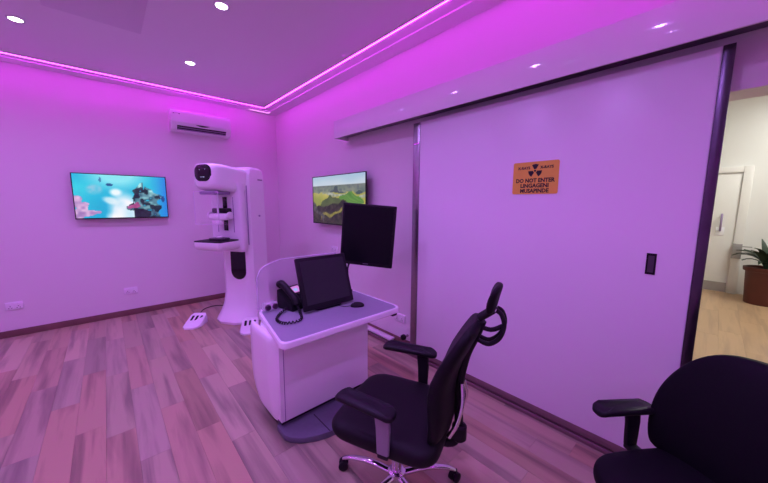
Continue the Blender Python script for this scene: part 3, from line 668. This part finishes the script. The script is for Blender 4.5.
tube('arm', spline([(0, 0, 0.02), (0.01, 0.01, 0.12), (0.07, 0.06, 0.25), (bk.x+0.02, bk.y+0.045, bk.z-0.05), (bk.x, bk.y, bk.z)], 6), 0.009, M_black, t)
lathe('clamp', [(0.045, 0.0), (0.045, 0.012), (0.02, 0.02), (0.018, 0.06), (0.005, 0.061)], M_black, t, 18)
# mouse
t = thing('computer_mouse', 'black computer mouse on the desk beside the monitor', 'mouse', (-0.835, -3.335, DT-0.001), R(58))
bm = NB(); add_loft(bm, [[(x*s*0.031, y*s*0.055, z) for x, y in [(math.cos(2*PI*k/16), math.sin(2*PI*k/16)) for k in range(16)]] for z, s in ((0, 0.95), (0.008, 1.0), (0.018, 0.93), (0.027, 0.72), (0.033, 0.4))]); obj('shell', bm, M_black, t, ang=70)
lathe('wheel', [(0.007, -0.003), (0.008, 0), (0.007, 0.003)], M_mark, t, 12, T(0, 0.03, 0.026) @ RY(PI/2))
tube('cable', spline([(0, 0.053, 0.008), (0.0, 0.10, 0.005), (0.05, 0.17, 0.005), (0.06, 0.24, 0.005)], 5), 0.0022, M_black, t, 6)
# telephone
t = thing('desk_telephone', 'black desk telephone with handset and lit display', 'telephone', (-1.195, -3.012, DT-0.0010), R(14))
bm = NB(); add_loft(bm, [[(x, y, z0 if y < 0 else z1) for x, y in [(-0.10, -0.09), (0.10, -0.09), (0.10, 0.09), (-0.10, 0.09)]] for z0, z1 in ((0.0, 0.0), (0.035, 0.145))]); bmesh.ops.bevel(bm, geom=bm.edges[:], offset=0.006, segments=2, affect='EDGES'); obj('base', bm, M_black, t)
tl = T(0, -0.09, 0.036) @ RX(math.atan2(0.11, 0.18))
def on(nm, lo, hi, m, p, bv=0.0):
    bm = NB(); add_box(bm, lo, hi, bv); bmesh.ops.transform(bm, matrix=tl, verts=bm.verts[:]); return obj(nm, bm, m, p)
sc = on('display', (-0.012, 0.125, 0.0), (0.085, 0.188, 0.004), M_phone, t)
on('display_icon', (0.02, 0.135, 0.0041), (0.055, 0.165, 0.0048), M_phone2, sc)
for i in range(3):
    for j in range(4): on('key', (-0.005+i*0.03, 0.015+j*0.026, 0.0), (0.017+i*0.03, 0.033+j*0.026, 0.005), M_screen2, t, 0.001)
bm = NB(); hp_ = [(-0.062, 0.0, 0.055), (-0.064, 0.02, 0.095), (-0.066, 0.07, 0.130), (-0.066, 0.12, 0.162), (-0.064, 0.165, 0.182), (-0.062, 0.19, 0.172)]
hp_ = [(x, y-0.095, z) for x, y, z in hp_]
add_tube(bm, spline(hp_, 4), [0.026+0.006*abs(k/20*2-1)**2 for k in range(21)], 12); hs = obj('handset', bm, M_black, t, ang=60)
cu = []
base_path = spline([(-0.068, -0.10, 0.05), (-0.10, -0.17, 0.02), (-0.18, -0.27, 0.012), (-0.28, -0.24, 0.012), (-0.28, -0.15, 0.012), (-0.20, -0.07, 0.012), (-0.105, -0.03, 0.02)], 26)
for k, p in enumerate(base_path):
    tg = (base_path[min(k+1, len(base_path)-1)]-base_path[max(k-1, 0)]).normalized(); u = tg.cross(Vector((0, 0, 1))).normalized(); v = u.cross(tg); a = k*1.15
    cu.append(p+(u*math.cos(a)+v*math.sin(a))*0.0075)
tube('coiled_cord', cu, 0.0042, M_black, hs, 6)
# control pod with two dark knobs
t = thing('control_pod', 'small clear pod with two dark round knobs on the desk corner', 'control', (-1.375, -2.965, DT-0.0010), R(0))
bm = NB(); add_box(bm, (-0.055, -0.028, 0.0), (0.055, 0.03, 0.062), 0.014, 3); obj('body', bm, M_glass, t)
for s in (-1, 1): lathe('knob', [(0.021, 0.0), (0.023, 0.006), (0.020, 0.016), (0.006, 0.018)], M_knob, t, 18, T(s*0.027, -0.0285, 0.032) @ RX(PI/2))
tag(box('paper_slip', (-0.775, -3.03, DT-0.0010), (-0.70, -2.985, DT+0.002), M_white, None, 0.0005), 'small white card on the desk behind the tilted monitor', 'card')

# ------------------------------------------------------------------ office chairs (local: +Y forward, x right)
def cushion(name, secs, m, parent, lv=2):
    bm = NB(); add_loft(bm, secs); o = obj(name, bm, m, parent, ang=180); return subsurf(o, lv)
def castor_base(t, r, m_sp, ang0, hub_z=0.40):
    for k in range(5):
        a = R(ang0+72*k); d = Vector((math.cos(a), math.sin(a), 0)); e = d*r
        sp = tube('spoke', spline([d*0.03+Vector((0, 0, 0.105)), d*r*0.5+Vector((0, 0, 0.112)), d*r*0.85+Vector((0, 0, 0.088)), e+Vector((0, 0, 0.064))], 4), [0.021-0.008*i/12 for i in range(13)], m_sp, t, 10, False, 0.7)
        bm = NB()
        side = Vector((-math.sin(a+0.5), math.cos(a+0.5), 0))
        for s in (-1, 1):
            mx = Matrix.Translation(e+side*0.015*s+Vector((0, 0, 0.0275))) @ side.to_track_quat('Z', 'Y').to_matrix().to_4x4()
            add_lathe(bm, [(0.022, -0.010), (0.027, -0.007), (0.027, 0.007), (0.022, 0.010)], 16, mx)
        add_box(bm, (e.x-0.012, e.y-0.012, 0.03), (e.x+0.012, e.y+0.012, 0.066), 0.003)
        obj('castor', bm, M_black, t)
    lathe('gas_column', [(0.030, 0.085), (0.034, 0.095), (0.034, 0.13), (0.026, 0.135), (0.026, 0.27), (0.016, 0.272), (0.016, hub_z-0.035)], m_sp, t, 20)
    lathe('hub', [(0.03, 0.082), (0.046, 0.09), (0.046, 0.125), (0.034, 0.135)], m_sp, t, 20)

def rs(w_, y0, y1, z, r, n=4): return [(x, y, z) for x, y in rrect(w_, y1-y0, r, n, 0, (y0+y1)/2)]
CH1 = thing('office_chair', 'black high-back office chair with headrest pulled up to the desk', 'chair', (-1.215, -4.165, 0), R(23), 'office chairs')
t = CH1
castor_base(t, 0.325, M_chrome, 90)
cushion('seat', [rs(0.40, -0.22, 0.20, 0.395, 0.08), rs(0.50, -0.26, 0.255, 0.41, 0.10), rs(0.525, -0.265, 0.275, 0.445, 0.10), rs(0.515, -0.26, 0.265, 0.48, 0.10), rs(0.44, -0.24, 0.21, 0.497, 0.10), rs(0.20, -0.12, 0.10, 0.498, 0.05)], M_leather, t)
box('seat_mechanism', (-0.10, -0.16, 0.362), (0.10, 0.12, 0.398), M_black, t, 0.01)
# backrest: S profile
bsec = []
def bs_(z, yc, w_, th, bow):
    pts = []
    n = 8
    for k in range(n+1):
        s = -1+2*k/n; pts.append((s*w_/2, yc+bow*s*s+th*0.5*(1-0.35*s*s), z))
    for k in range(n+1):
        s = 1-2*k/n; pts.append((s*w_/2*0.98, yc+bow*s*s-th*0.5*(1-0.35*s*s), z))
    return pts
for z, yc, w_, th, bow in ((0.455, -0.225, 0.30, 0.04, 0.01), (0.48, -0.235, 0.38, 0.07, 0.015), (0.56, -0.255, 0.41, 0.08, 0.018), (0.66, -0.245, 0.41, 0.085, 0.02), (0.75, -0.250, 0.39, 0.09, 0.022), (0.86, -0.300, 0.37, 0.075, 0.02), (0.94, -0.345, 0.34, 0.068, 0.02), (0.98, -0.362, 0.29, 0.055, 0.015), (1.0, -0.369, 0.19, 0.03, 0.01)):
    bsec.append(bs_(z, yc, w_, th, bow))
cushion('backrest', bsec, M_leather, t, 1)
# rear frame
tube('back_spine', spline([(0, -0.10, 0.375), (0, -0.26, 0.375), (0, -0.305, 0.45), (0, -0.30, 0.65), (0, -0.325, 0.82), (0, -0.365, 0.93), (0, -0.388, 1.0)], 5), 0.020, M_black, t)
for s in (-1, 1): tube('back_stay', spline([(s*0.02, -0.315, 0.70), (s*0.05, -0.325, 0.62), (s*0.08, -0.31, 0.54), (s*0.09, -0.28, 0.48)], 5), 0.011, M_chrome, t)
lathe('tilt_housing', [(0.025, 0.0), (0.034, 0.01), (0.034, 0.07), (0.025, 0.08)], M_black, t, 16, T(0, -0.31, 0.41))
# headrest
hsx = []
for z, yc, w_, th, bow in ((1.045, -0.425, 0.12, 0.02, 0.008), (1.06, -0.427, 0.15, 0.033, 0.012), (1.10, -0.431, 0.165, 0.04, 0.012), (1.138, -0.442, 0.165, 0.036, 0.012), (1.160, -0.451, 0.14, 0.03, 0.01), (1.170, -0.455, 0.08, 0.015, 0.006)):
    hsx.append(bs_(z, yc, w_, th, bow))
hr = cushion('headrest', hsx, M_leather, t, 1)
for s in (-1, 1):
    tube('headrest_bracket', spline([(s*0.02, -0.375, 0.92), (s*0.024, -0.42, 0.91), (s*0.028, -0.462, 0.945), (s*0.026, -0.478, 1.0), (s*0.024, -0.466, 1.045), (s*0.02, -0.445, 1.06)], 5), 0.0095, M_black, hr)
tube('headrest_crossbar', spline([(0, -0.37, 0.975), (0, -0.425, 0.965), (0, -0.472, 0.99)], 4), 0.010, M_black, hr)
tube('headrest_crossbar', [(0, -0.375, 1.01), (0, -0.43, 1.055)], 0.018, M_black, hr)
# armrests
def armrest(t, s, x, zt, y0, y1, post_m, toe=0.0, padw=0.085):
    pts = rrect(padw, y1-y0, 0.035, 5, 0, (y0+y1)/2)
    def zz(y): q = (y-y0)/(y1-y0); return zt-0.030*max(0, (q-0.55)/0.45)**2-0.035*max(0, (0.6-q)/0.6)**1.5
    mx = T(s*x, 0, 0) @ RZ(toe*s)
    bm = NB(); add_loft(bm, [[(px*k, (py-(y0+y1)/2)*k2+(y0+y1)/2, zz(py)+dz) for px, py in pts] for k, k2, dz in ((0.80, 0.94, -0.03), (1.0, 1.0, -0.022), (1.0, 1.0, -0.010), (0.85, 0.95, 0.0), (0.4, 0.6, 0.003))], True, mx); pd = obj('arm_pad', bm, M_black, t, ang=60)
    bm = NB(); add_loft(bm, [[(x_+s*x, y_, z) for x_, y_ in rrect(0.022, wy, 0.009, 3, 0, yc)] for z, yc, wy in ((0.455, -0.045, 0.055), (0.50, -0.045, 0.06), (0.56, -0.045, 0.065), (zt-0.06, -0.04, 0.07), (zt-0.034, -0.035, 0.08))]); obj('arm_post', bm, post_m, t)
    bm = NB(); add_box(bm, (min(s*0.16, s*(x+0.01)), -0.07, 0.432), (max(s*0.16, s*(x+0.01)), -0.02, 0.4545), 0.006); obj('arm_bracket', bm, M_black, t)
armrest(t, -1, 0.27, 0.69, -0.10, 0.19, mat('grey_post', (0.30, 0.28, 0.33), 0.35, 0.3, noise=0.05), 0.10)
armrest(t, 1, 0.285, 0.69, -0.12, 0.20, M_black, 0.10)

CH2 = thing('office_chair', 'black fabric office chair cut off by the lower right corner', 'chair', (-0.80, -5.21, 0), R(55), 'office chairs')
t = CH2
castor_base(t, 0.30, M_black, 20)
cushion('seat', [rs(0.40, -0.22, 0.20, 0.385, 0.08), rs(0.49, -0.25, 0.235, 0.40, 0.12), rs(0.51, -0.26, 0.25, 0.435, 0.14), rs(0.50, -0.25, 0.24, 0.47, 0.14), rs(0.42, -0.22, 0.18, 0.487, 0.12), rs(0.18, -0.10, 0.08, 0.489, 0.05)], M_fabric, t)
box('seat_mechanism', (-0.10, -0.16, 0.355), (0.10, 0.12, 0.388), M_black, t, 0.01)
bsec = []
for z, yc, w_, th, bow in ((0.455, -0.19, 0.52, 0.06, 0.05), (0.48, -0.19, 0.565, 0.09, 0.07), (0.58, -0.195, 0.575, 0.10, 0.08), (0.70, -0.205, 0.56, 0.10, 0.08), (0.80, -0.22, 0.50, 0.095, 0.07), (0.88, -0.235, 0.42, 0.085, 0.05), (0.935, -0.25, 0.31, 0.07, 0.04), (0.957, -0.258, 0.18, 0.04, 0.02)):
    bsec.append(bs_(z, yc, w_, th, bow))
cushion('backrest', bsec, M_fabric, t, 2)
tube('back_spine', spline([(0, -0.10, 0.372), (0, -0.29, 0.372), (0, -0.335, 0.45), (0, -0.33, 0.62)], 5), 0.022, M_black, t)
armrest(t, -1, 0.29, 0.665, -0.14, 0.14, M_black, 0.0, 0.08)
armrest(t, 1, 0.29, 0.665, -0.14, 0.14, M_black, 0.0, 0.08)
